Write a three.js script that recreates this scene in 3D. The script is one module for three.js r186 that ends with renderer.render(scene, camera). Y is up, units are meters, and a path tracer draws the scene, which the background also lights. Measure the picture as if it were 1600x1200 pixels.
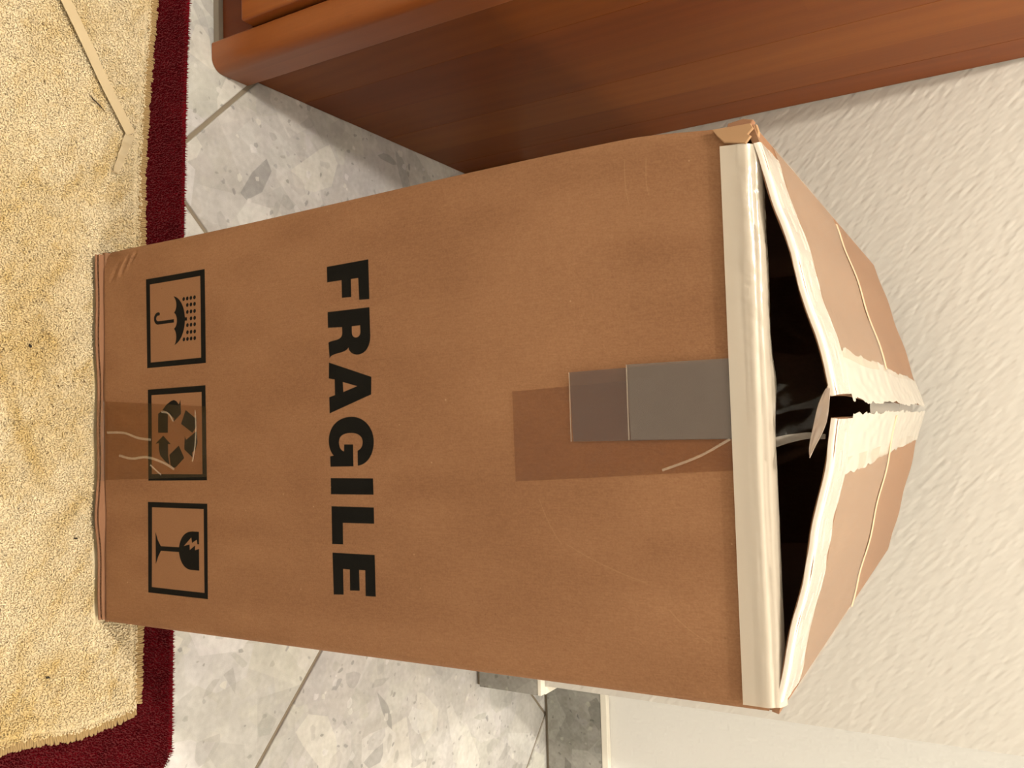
import * as THREE from 'three';
import { mergeGeometries } from 'three/addons/utils/BufferGeometryUtils.js';
import { RoundedBoxGeometry } from 'three/addons/geometries/RoundedBoxGeometry.js';

// ---------------------------------------------------------------- camera, light, exposure
const V = (x, y, z) => new THREE.Vector3(x, y, z);
const scene = new THREE.Scene();
const renderer = new THREE.WebGLRenderer({ antialias: true });
renderer.toneMapping = THREE.LinearToneMapping;
renderer.toneMappingExposure = 1.0;
renderer.shadowMap.enabled = true;
renderer.shadowMap.type = THREE.PCFSoftShadowMap;

// a phone held on its side: the right of the picture is up in the room
const camera = new THREE.PerspectiveCamera(48.24, 4 / 3, 0.02, 30);
{
  const r = V(0.99824593, -0.05025537, -0.03129638), u = V(0.02722346, 0.85906477, -0.51114244), f = V(-0.05257327, -0.50939387, -0.85892604);
  camera.position.set(0.00672, 0.78, 1.18703);
  camera.quaternion.setFromRotationMatrix(new THREE.Matrix4().makeBasis(u, r.clone().negate(), f.clone().negate()));
}
scene.background = new THREE.Color(0x000000);

const LAMPS = [ // ceiling lamps behind and above the photographer: position, candela, bulb radius
  { at: V(-0.516, 2.16, 1.08), power: 6.7, r: 0.030, label: 'round glass ceiling lamp nearest the wooden cabinet' },
  { at: V(1.10, 2.26, 0.95), power: 3.0, r: 0.030, label: 'round glass ceiling lamp in the middle of the right hand side' },
  { at: V(1.20, 2.26, 0.70), power: 1.15, r: 0.030, label: 'dimmer round glass ceiling lamp closest to the recessed wall' },
];
const LAMP_COLOR = new THREE.Color().setRGB(1.0, 0.93, 0.80);

// ---------------------------------------------------------------- helpers
function rng(a) { return () => { a |= 0; a = a + 0x6D2B79F5 | 0; let t = Math.imul(a ^ a >>> 15, 1 | a); t = t + Math.imul(t ^ t >>> 7, 61 | t) ^ t; return ((t ^ t >>> 14) >>> 0) / 4294967296; }; }
const hash = (x, y, s = 0) => { let h = Math.imul(x | 0, 374761393) + Math.imul(y | 0, 668265263) + Math.imul(s | 0, 2147483647 - 77777) | 0; h = Math.imul(h ^ h >>> 13, 1274126177); return ((h ^ h >>> 16) >>> 0) / 4294967296; };
function noise(x, y, s = 0, per = 0, perY = per) { // value noise, tileable when per > 0
  const xi = Math.floor(x), yi = Math.floor(y), w = (k) => per ? ((k % per) + per) % per : k, h = (k) => perY ? ((k % perY) + perY) % perY : k;
  let fx = x - xi, fy = y - yi; fx = fx * fx * (3 - 2 * fx); fy = fy * fy * (3 - 2 * fy);
  const a = hash(w(xi), h(yi), s), b = hash(w(xi + 1), h(yi), s), c = hash(w(xi), h(yi + 1), s), d = hash(w(xi + 1), h(yi + 1), s);
  return a + (b - a) * fx + (c - a) * fy + (a - b - c + d) * fx * fy;
}
const fbm = (x, y, s = 0, o = 4) => { let v = 0, a = 0.5, k = 0; for (let i = 0; i < o; i++) { v += a * noise(x, y, s + i * 17); k += a; x *= 2.03; y *= 2.03; a *= 0.5; } return v / k; };
const clamp = (x, a = 0, b = 1) => Math.min(b, Math.max(a, x)), lerp = (a, b, t) => a + (b - a) * t;
const smooth = (a, b, x) => { const t = clamp((x - a) / (b - a)); return t * t * (3 - 2 * t); };

const used = new Map();
function numbered(name) { const n = used.get(name) ?? 0; used.set(name, n + 1); return n ? name + '_' + String(n).padStart(3, '0') : name; }
function mesh(name, geo, mat, parent) {
  const m = new THREE.Mesh(geo, mat); m.name = parent === scene ? numbered(name) : name; m.castShadow = m.receiveShadow = true;
  if (parent !== scene) { const k = parent.children.filter((c) => c.name === name || c.name.startsWith(name + '_0')).length; if (k) m.name = name + '_' + String(k).padStart(3, '0'); }
  parent.add(m); return m;
}
function thing(name, label, category, pos, group) {
  const g = new THREE.Group(); g.name = numbered(name); g.position.copy(pos); g.userData = { label, category }; if (group) g.userData.group = group; scene.add(g); return g;
}
function structure(o) { o.userData.kind = 'structure'; return o; }
function box(x0, x1, y0, y1, z0, z1, r = 0) {
  const w = x1 - x0, h = y1 - y0, d = z1 - z0;
  const g = r ? new RoundedBoxGeometry(w, h, d, 3, r) : new THREE.BoxGeometry(w, h, d);
  g.translate((x0 + x1) / 2, (y0 + y1) / 2, (z0 + z1) / 2); return g;
}
// world-metre uv on any box-like geometry, by the dominant axis of each face normal
function boxUV(g, vertical = false) {
  g = g.index ? g.toNonIndexed() : g; const p = g.attributes.position, n = g.attributes.normal, uv = new Float32Array(p.count * 2);
  for (let i = 0; i < p.count; i++) {
    const ax = Math.abs(n.getX(i)), ay = Math.abs(n.getY(i)), az = Math.abs(n.getZ(i));
    let a, b; if (ax >= ay && ax >= az) { a = p.getZ(i); b = p.getY(i); } else if (az >= ay) { a = p.getX(i); b = p.getY(i); } else { a = p.getX(i); b = p.getZ(i); }
    uv[2 * i] = vertical ? b : a; uv[2 * i + 1] = vertical ? a : b;
  }
  g.setAttribute('uv', new THREE.BufferAttribute(uv, 2)); return g;
}
// a closed sheet of real thickness over fn(u, v); the back lies «thick» behind the front
function sheet(fn, nu, nv, thick, uvOf = (u, v) => [u, v]) {
  const P = [], N = [], e = 1e-3;
  for (let j = 0; j <= nv; j++) for (let i = 0; i <= nu; i++) {
    const u = i / nu, v = j / nv, u0 = Math.max(0, u - e), u1 = Math.min(1, u + e), v0 = Math.max(0, v - e), v1 = Math.min(1, v + e);
    P.push(fn(u, v)); N.push(fn(u1, v).sub(fn(u0, v)).cross(fn(u, v1).sub(fn(u, v0))).normalize());
  }
  const pos = [], nor = [], uv = [], idx = [], W = nu + 1;
  const put = (p, n, q) => { pos.push(p.x, p.y, p.z); nor.push(n.x, n.y, n.z); uv.push(...q); return pos.length / 3 - 1; };
  for (let j = 0; j <= nv; j++) for (let i = 0; i <= nu; i++) put(P[j * W + i], N[j * W + i], uvOf(i / nu, j / nv));
  const off = pos.length / 3, B = P.map((p, k) => p.clone().addScaledVector(N[k], -thick));
  for (let j = 0; j <= nv; j++) for (let i = 0; i <= nu; i++) put(B[j * W + i], N[j * W + i].clone().negate(), uvOf(i / nu, j / nv));
  for (let j = 0; j < nv; j++) for (let i = 0; i < nu; i++) { const a = j * W + i, b = a + 1, c = a + W, d = c + 1; idx.push(a, b, d, a, d, c, off + a, off + d, off + b, off + a, off + c, off + d); }
  const rim = (ks, flip) => {
    for (let q = 0; q + 1 < ks.length; q++) {
      const [a, b] = flip ? [ks[q + 1], ks[q]] : [ks[q], ks[q + 1]];
      const n = P[b].clone().sub(P[a]).cross(N[a]).normalize(), t = (k) => uvOf((k % W) / nu, Math.floor(k / W) / nv);
      const i0 = put(P[a], n, t(a)), i1 = put(P[b], n, t(b)), i2 = put(B[b], n, t(b)), i3 = put(B[a], n, t(a)); idx.push(i0, i2, i1, i0, i3, i2);
    }
  };
  const row = (j) => Array.from({ length: W }, (_, i) => j * W + i), col = (i) => Array.from({ length: nv + 1 }, (_, j) => j * W + i);
  rim(row(0), false); rim(row(nv), true); rim(col(0), true); rim(col(nu), false);
  const g = new THREE.BufferGeometry();
  g.setAttribute('position', new THREE.Float32BufferAttribute(pos, 3)); g.setAttribute('normal', new THREE.Float32BufferAttribute(nor, 3)); g.setAttribute('uv', new THREE.Float32BufferAttribute(uv, 2)); g.setIndex(idx); return g;
}
function dataTex(w, h, fn, srgb) {
  const d = new Uint8Array(w * h * 4);
  for (let y = 0; y < h; y++) for (let x = 0; x < w; x++) { const c = fn(x, y), o = (y * w + x) * 4; if (typeof c === 'number') d[o] = d[o + 1] = d[o + 2] = clamp(c) * 255; else { d[o] = clamp(c[0]) * 255; d[o + 1] = clamp(c[1]) * 255; d[o + 2] = clamp(c[2]) * 255; } d[o + 3] = 255; }
  const t = new THREE.DataTexture(d, w, h); t.wrapS = t.wrapT = THREE.RepeatWrapping; t.magFilter = THREE.LinearFilter; t.minFilter = THREE.LinearMipmapLinearFilter; t.generateMipmaps = true; if (srgb) t.colorSpace = THREE.SRGBColorSpace; t.needsUpdate = true; return t;
}
function canvasTex(w, h, draw) {
  const c = document.createElement('canvas'); c.width = w; c.height = h; draw(c.getContext('2d')); const t = new THREE.CanvasTexture(c);
  t.colorSpace = THREE.SRGBColorSpace; t.wrapS = t.wrapT = THREE.RepeatWrapping; t.anisotropy = 8; return t;
}
const std = (o) => new THREE.MeshStandardMaterial(o), phys = (o) => new THREE.MeshPhysicalMaterial(o);
const repeat = (t, x, y) => { t = t.clone(); t.repeat.set(x, y); t.needsUpdate = true; return t; };

// ---------------------------------------------------------------- materials
// agglomerate stone: pale matrix with angular pale and grey chips
function stone(seed, base, tone) {
  return canvasTex(1024, 1024, (g) => {
    const R = rng(seed), S = 1024, grey = (v, a, warm = 1) => `rgba(${v * tone[0] | 0},${v * tone[1] | 0},${v * tone[2] * warm | 0},${a})`;
    g.fillStyle = grey(base, 1); g.fillRect(0, 0, S, S);
    const shard = (x, y, rad, v, a, stretch) => {
      const n = 5 + (R() * 4 | 0), rot = R() * 6.28; g.fillStyle = grey(v, a, 0.97 + R() * 0.05);
      const pts = []; for (let i = 0; i < n; i++) { const t = (i + R() * 0.7) / n * 6.28, q = rad * (0.6 + R() * 0.55); const px = Math.cos(t) * q * stretch, py = Math.sin(t) * q / stretch; pts.push([px * Math.cos(rot) - py * Math.sin(rot), px * Math.sin(rot) + py * Math.cos(rot)]); }
      for (const ox of [-S, 0, S]) for (const oy of [-S, 0, S]) {
        if (x + ox < -200 || x + ox > S + 200 || y + oy < -200 || y + oy > S + 200) continue;
        g.beginPath(); pts.forEach((p, i) => g[i ? 'lineTo' : 'moveTo'](x + ox + p[0], y + oy + p[1])); g.closePath(); g.fill();
      }
    };
    for (let i = 0; i < 600; i++) shard(R() * S, R() * S, 8 + R() * 30, base + (R() - 0.5) * 24, 0.4, 1 + R() * 0.4);
    for (let i = 0; i < 80; i++) shard(R() * S, R() * S, 50 + R() * 95, base + (R() - 0.42) * 38, 0.5, 1 + R() * 0.6);
    for (let i = 0; i < 34; i++) shard(R() * S, R() * S, 45 + R() * 75, base + 12 + R() * 18, 0.65, 1 + R() * 0.5);
    for (let i = 0; i < 70; i++) shard(R() * S, R() * S, 12 + R() * 22, base - 12 - R() * 26, 0.4, 1.1 + R() * 0.7);
    for (let i = 0; i < 16; i++) shard(R() * S, R() * S, 14 + R() * 30, base - 28 - R() * 32, 0.6, 1.2 + R() * 0.9);
    for (let i = 0; i < 420; i++) shard(R() * S, R() * S, 2 + R() * 5.5, base - 14 - R() * 46, 0.6, 1 + R() * 0.5);
    for (let i = 0; i < 110; i++) shard(R() * S, R() * S, 3 + R() * 9, base + 16 + R() * 14, 0.7, 1);
    const im = g.getImageData(0, 0, S, S), d = im.data;
    for (let y = 0; y < S; y++) for (let x = 0; x < S; x++) { const o = (y * S + x) * 4, k = (noise(x / 8, y / 8, seed, 128) - 0.5) * 13 + (noise(x / 32, y / 32, seed + 5, 32) - 0.5) * 14 + (hash(x, y, seed) - 0.5) * 8; d[o] += k; d[o + 1] += k; d[o + 2] += k; }
    g.putImageData(im, 0, 0);
  });
}
const stoneTex = [stone(11, 192, [1, 0.985, 0.975]), stone(23, 192, [1, 0.99, 0.975]), stone(37, 190, [1, 0.983, 0.972])];
const tileMats = stoneTex.map((t) => std({ map: t, roughness: 0.38 }));
const skirtMat = std({ map: repeat(stone(51, 140, [1, 0.985, 0.94]), 2, 2), roughness: 0.42 });
const groutMat = std({ color: 0x8a7e6d, roughness: 0.95 });
const caulkMat = std({ color: 0xe9e3d6, roughness: 0.6 });

const plasterBump = dataTex(1024, 1024, (x, y) => { // embossed paper: short slanting strokes
  const a = (x + y) / 1024, b = (x - y) / 1024; // strokes run along b
  return 0.5 * noise(a * 86, b * 30, 3, 86, 30) + 0.3 * noise(a * 144, b * 60, 9, 144, 60) + 0.2 * noise(x / 16, y / 16, 4, 64);
});
const wallPaperMat = std({ color: new THREE.Color().setRGB(0.57, 0.54, 0.495), roughness: 0.85, bumpMap: repeat(plasterBump, 1.7, 1.7), bumpScale: 0.0011 });
const smoothBump = dataTex(256, 256, (x, y) => noise(x / 5, y / 5, 8, 51));
const smoothWallMat = std({ color: new THREE.Color().setRGB(0.78, 0.765, 0.74), roughness: 0.8, bumpMap: repeat(smoothBump, 5, 5), bumpScale: 0.0004 });
const ceilingMat = std({ color: new THREE.Color().setRGB(0.85, 0.84, 0.80), roughness: 0.9 });

function woodTex(seed, cA, cB) {
  return dataTex(512, 1024, (x, y) => { // grain runs along y
    const w = (noise(x / 512 * 5, y / 1024 * 3, seed) - 0.5) * 1.4, u = x / 512 * 9 + w;
    const ring = 0.5 + 0.5 * Math.sin(u * 6.28 + 2 * noise(x / 60, y / 500, seed + 2)), fine = noise(x / 2.2, y / 90, seed + 4), band = noise(x / 46, y / 700, seed + 6), pore = noise(x / 1.3, y / 16, seed + 8) > 0.83 ? 0.16 : 0;
    const k = clamp(0.3 + 0.14 * ring + 0.12 * fine + 0.26 * band - pore * 0.5); return [0, 1, 2].map((i) => lerp(cA[i], cB[i], k));
  }, true);
}
const woods = [woodTex(5, [0.52, 0.27, 0.13], [0.70, 0.41, 0.21]), woodTex(15, [0.57, 0.31, 0.15], [0.74, 0.45, 0.24]), woodTex(25, [0.50, 0.25, 0.13], [0.66, 0.37, 0.20])];
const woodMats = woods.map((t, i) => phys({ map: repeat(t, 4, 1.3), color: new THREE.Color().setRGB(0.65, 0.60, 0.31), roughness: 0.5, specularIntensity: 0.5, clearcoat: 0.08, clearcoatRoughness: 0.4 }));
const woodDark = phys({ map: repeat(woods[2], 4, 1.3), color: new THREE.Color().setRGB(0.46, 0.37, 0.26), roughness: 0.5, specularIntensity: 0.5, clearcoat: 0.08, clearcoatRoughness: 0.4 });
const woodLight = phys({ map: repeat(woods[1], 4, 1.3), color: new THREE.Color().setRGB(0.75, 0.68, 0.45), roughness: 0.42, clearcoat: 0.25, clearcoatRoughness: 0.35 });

const KRAFT = [141, 101, 71];
function kraftPaint(g, w, h, seed, k = KRAFT) {
  g.fillStyle = `rgb(${k})`; g.fillRect(0, 0, w, h); const im = g.getImageData(0, 0, w, h), d = im.data;
  for (let y = 0; y < h; y++) for (let x = 0; x < w; x++) {
    const o = (y * w + x) * 4, n = (noise(x / 3, y / 3, seed) - 0.5) * 9 + (noise(x / 60, y / 200, seed + 3) - 0.5) * 9 + (noise(x / 1.5, y / 14, seed + 5) - 0.5) * 7 + (fbm(x / 240, y / 240, seed + 9, 3) - 0.5) * 14;
    d[o] += n; d[o + 1] += n * 0.9; d[o + 2] += n * 0.75;
  }
  g.putImageData(im, 0, 0);
}
const kraftTex = canvasTex(512, 512, (g) => kraftPaint(g, 512, 512, 71));
const kraftBump = dataTex(512, 512, (x, y) => 0.6 * noise(x / 3, y / 3, 2) + 0.4 * noise(x / 20, y / 6, 6));
const kraft = std({ map: kraftTex, roughness: 0.78, bumpMap: kraftBump, bumpScale: 0.00015 });
const kraftEdge = std({ color: 0x8a6146, roughness: 0.9 });
const kraftDark = std({ color: 0x4c3526, roughness: 0.95 });
const kraftPale = std({ color: 0xa5805c, roughness: 0.85 }), creaseMat = std({ color: 0xd0ac8e, roughness: 0.6 });

const milky = (o, c = 0xf2e6d6, rough = 0.22) => phys({ color: c, transparent: true, opacity: o, roughness: rough, clearcoat: 1, clearcoatRoughness: 0.16 });
const film = (r, g, b, rough = 0.12) => phys({ color: new THREE.Color().setRGB(r, g, b), transmission: 1, thickness: 0, roughness: rough, ior: 1.45, specularIntensity: 0.45 });
const tapeMilk = milky(0.56, 0xddd0be, 0.2), tapeRidge = milky(0.8, 0xf0e6d6, 0.3), tapeSoft = milky(0.34, 0xcdbfae), tapeWhite = milky(0.72, 0xf6ecdd, 0.18);
const tapeGrey = milky(0.5, 0x74665b, 0.35), tapeGrey2 = milky(0.38, 0x634e45, 0.4), tapeBrown = film(0.91, 0.86, 0.80), tapeClear = film(0.93, 0.92, 0.9, 0.1), flapFilm = milky(0.2, 0xe0c8aa, 0.25), flapFilm2 = milky(0.09, 0xcdb496, 0.35), wrinkleMat = milky(0.15, 0xf0dcc0, 0.3);

// ---------------------------------------------------------------- the room
const NZ = -0.2228, XR = 0.407, RX = 2.2, RZ = 3.4, RH = 2.5;
structure(mesh('wall_back', boxUV(box(-RX - 0.1, XR, 0, RH, -0.5, 0)), wallPaperMat, scene));
structure(mesh('wall_niche', boxUV(box(XR, RX + 0.1, 0, RH, -0.5, NZ)), smoothWallMat, scene));
structure(mesh('wall_left', boxUV(box(-RX - 0.1, -RX, 0, RH, 0, RZ)), smoothWallMat, scene));
structure(mesh('wall_right', boxUV(box(RX, RX + 0.1, 0, RH, NZ, RZ)), smoothWallMat, scene));
structure(mesh('wall_front', boxUV(box(-RX - 0.1, RX + 0.1, 0, RH, RZ, RZ + 0.1)), smoothWallMat, scene));
structure(mesh('ceiling', boxUV(box(-RX - 0.1, RX + 0.1, RH, RH + 0.1, -0.5, RZ + 0.1)), ceilingMat, scene));

// floor: grout bed with big stone tiles laid diagonally
const floor = new THREE.Group(); floor.name = 'floor'; structure(floor); scene.add(floor);
mesh('grout', box(-RX - 0.1, RX + 0.1, -0.06, -0.0022, -0.5, RZ + 0.1), groutMat, floor);
{
  const A = [-5.77, -4.96, -4.15, -3.33, -2.52, -1.70, -0.886, -0.083, 0.748, 1.565, 2.38, 3.2], B = [-2.955, -2.138, -1.321, -0.504, 0.313, 1.13, 1.947, 2.764, 3.581, 4.398, 5.215, 6.03];
  const cut = (poly, f) => { const out = []; for (let i = 0; i < poly.length; i++) { const p = poly[i], q = poly[(i + 1) % poly.length], a = f(p), b = f(q); if (a >= 0) out.push(p); if (a * b < 0) { const t = a / (a - b); out.push([lerp(p[0], q[0], t), lerp(p[1], q[1], t)]); } } return out; };
  const R = rng(91), gap = 0.0052;
  for (let i = 0; i + 1 < A.length; i++) for (let j = 0; j + 1 < B.length; j++) {
    const s2 = Math.SQRT1_2, g = gap / 2 / s2, a0 = A[i] + g, a1 = A[i + 1] - g, b0 = B[j] + g, b1 = B[j + 1] - g;
    let poly = [[a0, b0], [a1, b0], [a1, b1], [a0, b1]].map(([a, b]) => [(a + b) / 2, (b - a) / 2]); // x, z
    for (const f of [(p) => p[0] + RX, (p) => RX - p[0], (p) => p[1] - NZ, (p) => RZ - p[1]]) poly = cut(poly, f);
    if (poly.length < 3) continue;
    let area = 0; poly.forEach((p, k) => { const q = poly[(k + 1) % poly.length]; area += p[0] * q[1] - q[0] * p[1]; });
    if (Math.abs(area) < 0.004) continue;
    const cx = (A[i] + B[j] + A[i + 1] + B[j + 1]) / 4, cz = (B[j] + B[j + 1] - A[i] - A[i + 1]) / 4;
    const bev = 0.0016, sh = new THREE.Shape(); poly.forEach((p, k) => sh[k ? 'lineTo' : 'moveTo'](p[0] - cx, -(p[1] - cz))); sh.closePath();
    const geo = new THREE.ExtrudeGeometry(sh, { depth: 0.006, bevelEnabled: true, bevelThickness: bev, bevelSize: bev, bevelOffset: -bev, bevelSegments: 2 });
    geo.rotateX(-Math.PI / 2); const top = 0.006 + bev; geo.translate(0, -top, 0);
    const p = geo.attributes.position, uv = geo.attributes.uv, rot = (R() * 4 | 0) * Math.PI / 2 + Math.PI / 4, ox = R(), oy = R();
    for (let k = 0; k < p.count; k++) { const x = p.getX(k) / 0.58, z = p.getZ(k) / 0.58; uv.setXY(k, x * Math.cos(rot) - z * Math.sin(rot) + ox, x * Math.sin(rot) + z * Math.cos(rot) + oy); }
    const m = mesh('tile', geo, tileMats[(i * 2 + j) % 3], floor); m.position.set(cx, -(R() * 0.0003), cz);
  }
}
// stone skirting with a bead of white filler on top
function skirting(name, tiles, bead) { const g = new THREE.Group(); g.name = name; structure(g); scene.add(g); for (const t of tiles) mesh('tile', boxUV(box(...t, 0.0015)), skirtMat, g); for (const b of bead) mesh('filler_bead', box(...b, 0.0015), caulkMat, g); mesh('joint', box(tiles[0][0] + 0.002, tiles.at(-1)[1] - 0.002, 0, 0.0075, tiles[0][4] + 0.001, tiles[0][5] - 0.006), groutMat, g); }
const BH = 0.1145, BT = 0.0125;
skirting('baseboard_back', [[-0.42, 0.0, 0.007, BH, 0.0005, BT], [0.003, XR + BT, 0.007, BH, 0.0005, BT]], [[-0.42, XR + BT - 0.0005, BH, BH + 0.007, 0.0005, BT + 0.001]]);
skirting('baseboard_return', [[XR + 0.0005, XR + BT, 0.007, BH, NZ + BT + 0.001, -0.0005]], [[XR + 0.0005, XR + BT + 0.001, BH, BH + 0.007, NZ + 0.001, 0.0003]]);
skirting('baseboard_niche', [[XR + BT + 0.001, 0.99, 0.007, BH, NZ + 0.0005, NZ + BT], [0.993, 1.59, 0.007, BH, NZ + 0.0005, NZ + BT], [1.593, RX, 0.007, BH, NZ + 0.0005, NZ + BT]], [[XR + 0.0005, RX, BH, BH + 0.012, NZ + 0.0005, NZ + BT + 0.001]]);

// ---------------------------------------------------------------- lamps
LAMPS.forEach((L, i) => {
  const t = thing('ceiling_lamp', L.label, 'lamp', V(L.at.x, RH, L.at.z), 'round glass ceiling lamps');
  const metal = std({ color: 0xb9b2a6, roughness: 0.35, metalness: 1 }), dy = L.at.y - RH;
  mesh('canopy', new THREE.LatheGeometry([[0.001, -0.001], [0.05, -0.001], [0.05, -0.01], [0.042, -0.02], [0.012, -0.026], [0.001, -0.027]].map(([x, y]) => new THREE.Vector2(x, y)), 32), metal, t);
  mesh('rod', new THREE.CylinderGeometry(0.005, 0.005, -dy - 0.05, 16).translate(0, (dy + 0.034 - 0.02) / 2, 0), metal, t);
  mesh('socket', new THREE.CylinderGeometry(0.012, 0.015, 0.03, 24).translate(0, dy + 0.042, 0), metal, t);
  const b = mesh('bulb', new THREE.SphereGeometry(L.r, 32, 20).translate(0, dy, 0), std({ color: 0xffffff, emissive: LAMP_COLOR.clone(), emissiveIntensity: 6, roughness: 0.4 }), t); b.castShadow = false;
  const p = new THREE.PointLight(LAMP_COLOR, L.power, 0, 2); p.position.set(0, dy, 0); p.castShadow = true; p.shadow.radius = L.r / 0.02; p.shadow.mapSize.set(2048, 2048); p.shadow.bias = -0.0005; p.name = 'lamp_light'; t.add(p);
});

// ---------------------------------------------------------------- wooden cabinet on the left
{
  const XC = -0.4227, XL = -1.35, HC = 0.862, ZF = 0.52;
  const c = thing('cabinet', 'low reddish brown wooden cabinet with a rounded corner post against the white wall', 'cabinet', V(0, 0, 0));
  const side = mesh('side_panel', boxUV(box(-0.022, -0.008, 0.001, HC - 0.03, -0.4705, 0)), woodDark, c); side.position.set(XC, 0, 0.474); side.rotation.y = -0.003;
  const zs = [0.0035, 0.064, 0.132, 0.215, 0.30, 0.381, 0.474].map((z) => z - 0.474), pick = [2, 0, 1, 0, 2, 0];
  for (let i = 0; i + 1 < zs.length; i++) { const g = boxUV(box(-0.008, i % 2 ? -0.0002 : 0, 0.001, HC - 0.03, zs[i], zs[i + 1] - 0.0002)); const uv = g.attributes.uv; for (let k = 0; k < uv.count; k++) uv.setXY(k, uv.getX(k) + i * 0.137, uv.getY(k) + i * 0.31); mesh('stave', g, woodMats[pick[i]], side); }
  // corner post: rounded on its outer front edge
  const post = (x0, x1, flip) => { const s = new THREE.Shape(), r = 0.016, z0 = 0.4735, z1 = 0.5285; s.moveTo(x0, -z0); s.lineTo(x0, -z1 + 0.002); s.lineTo(x0 + 0.002, -z1); s.lineTo(x1 - r, -z1); s.absarc(x1 - r, -z1 + r, r, -Math.PI / 2, 0, false); s.lineTo(x1, -z0 - 0.003); s.absarc(x1 - 0.003, -z0 - 0.003, 0.003, 0, Math.PI / 2, false); s.closePath();
    const g = new THREE.ExtrudeGeometry(s, { depth: HC - 0.031, bevelEnabled: false, curveSegments: 14 }); g.rotateX(-Math.PI / 2); g.translate(0, 0.0005, 0); if (flip) { g.scale(-1, 1, 1); g.translate(XC + XL, 0, 0); const ix = g.attributes.position; for (let k = 0; k < ix.count; k += 3) for (const at of ['position', 'normal', 'uv']) { const a = g.attributes[at]; for (let d = 0; d < a.itemSize; d++) { const q = a.getComponent(k + 1, d); a.setComponent(k + 1, d, a.getComponent(k + 2, d)); a.setComponent(k + 2, d, q); } } }
    return boxUV(g); };
  mesh('corner_post', post(-0.4475, -0.4135, false), woodLight, c);  // this post gets the paler wood: its highlight is put into the colour
  mesh('corner_post', post(-0.4475, -0.4135, true), woodMats[0], c);
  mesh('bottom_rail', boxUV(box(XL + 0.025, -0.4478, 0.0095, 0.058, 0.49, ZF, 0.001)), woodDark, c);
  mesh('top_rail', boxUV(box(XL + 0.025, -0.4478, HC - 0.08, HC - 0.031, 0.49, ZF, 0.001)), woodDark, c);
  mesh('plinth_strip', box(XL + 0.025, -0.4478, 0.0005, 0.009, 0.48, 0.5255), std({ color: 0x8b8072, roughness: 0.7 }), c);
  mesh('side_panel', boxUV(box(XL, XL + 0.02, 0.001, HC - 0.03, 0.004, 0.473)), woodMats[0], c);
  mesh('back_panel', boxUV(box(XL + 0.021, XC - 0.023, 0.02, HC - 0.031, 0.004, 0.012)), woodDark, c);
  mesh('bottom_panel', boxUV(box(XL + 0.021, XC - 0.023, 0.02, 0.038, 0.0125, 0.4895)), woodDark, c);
  mesh('top_board', boxUV(box(XL, XC + 0.001, HC - 0.03, HC, 0.024, 0.545, 0.005)), woodMats[1], c);
  for (const [x0, x1, knob] of [[-0.893, -0.4505, -0.855], [XL + 0.03, -0.897, -0.93]]) {
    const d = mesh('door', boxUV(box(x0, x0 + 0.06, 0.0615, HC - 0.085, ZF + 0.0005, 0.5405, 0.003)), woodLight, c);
    mesh('stile', boxUV(box(x1 - 0.06, x1, 0.0615, HC - 0.085, ZF + 0.0005, 0.5405, 0.003)), woodLight, d);
    mesh('rail', boxUV(box(x0 + 0.0602, x1 - 0.0602, 0.0615, 0.12, ZF + 0.0005, 0.5403, 0.003)), woodLight, d);
    mesh('rail', boxUV(box(x0 + 0.0602, x1 - 0.0602, HC - 0.145, HC - 0.085, ZF + 0.0005, 0.5403, 0.003)), woodLight, d);
    mesh('panel', boxUV(box(x0 + 0.0602, x1 - 0.0602, 0.1203, HC - 0.1453, ZF + 0.003, 0.533)), woodMats[1], d);
    mesh('knob', new THREE.LatheGeometry([[0.001, 0], [0.006, 0], [0.006, 0.008], [0.014, 0.013], [0.014, 0.02], [0.008, 0.025], [0.001, 0.026]].map(([x, y]) => new THREE.Vector2(x, y)), 24).rotateX(Math.PI / 2).translate(knob, 0.5, 0.541), woodDark, d);
  }
}

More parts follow.
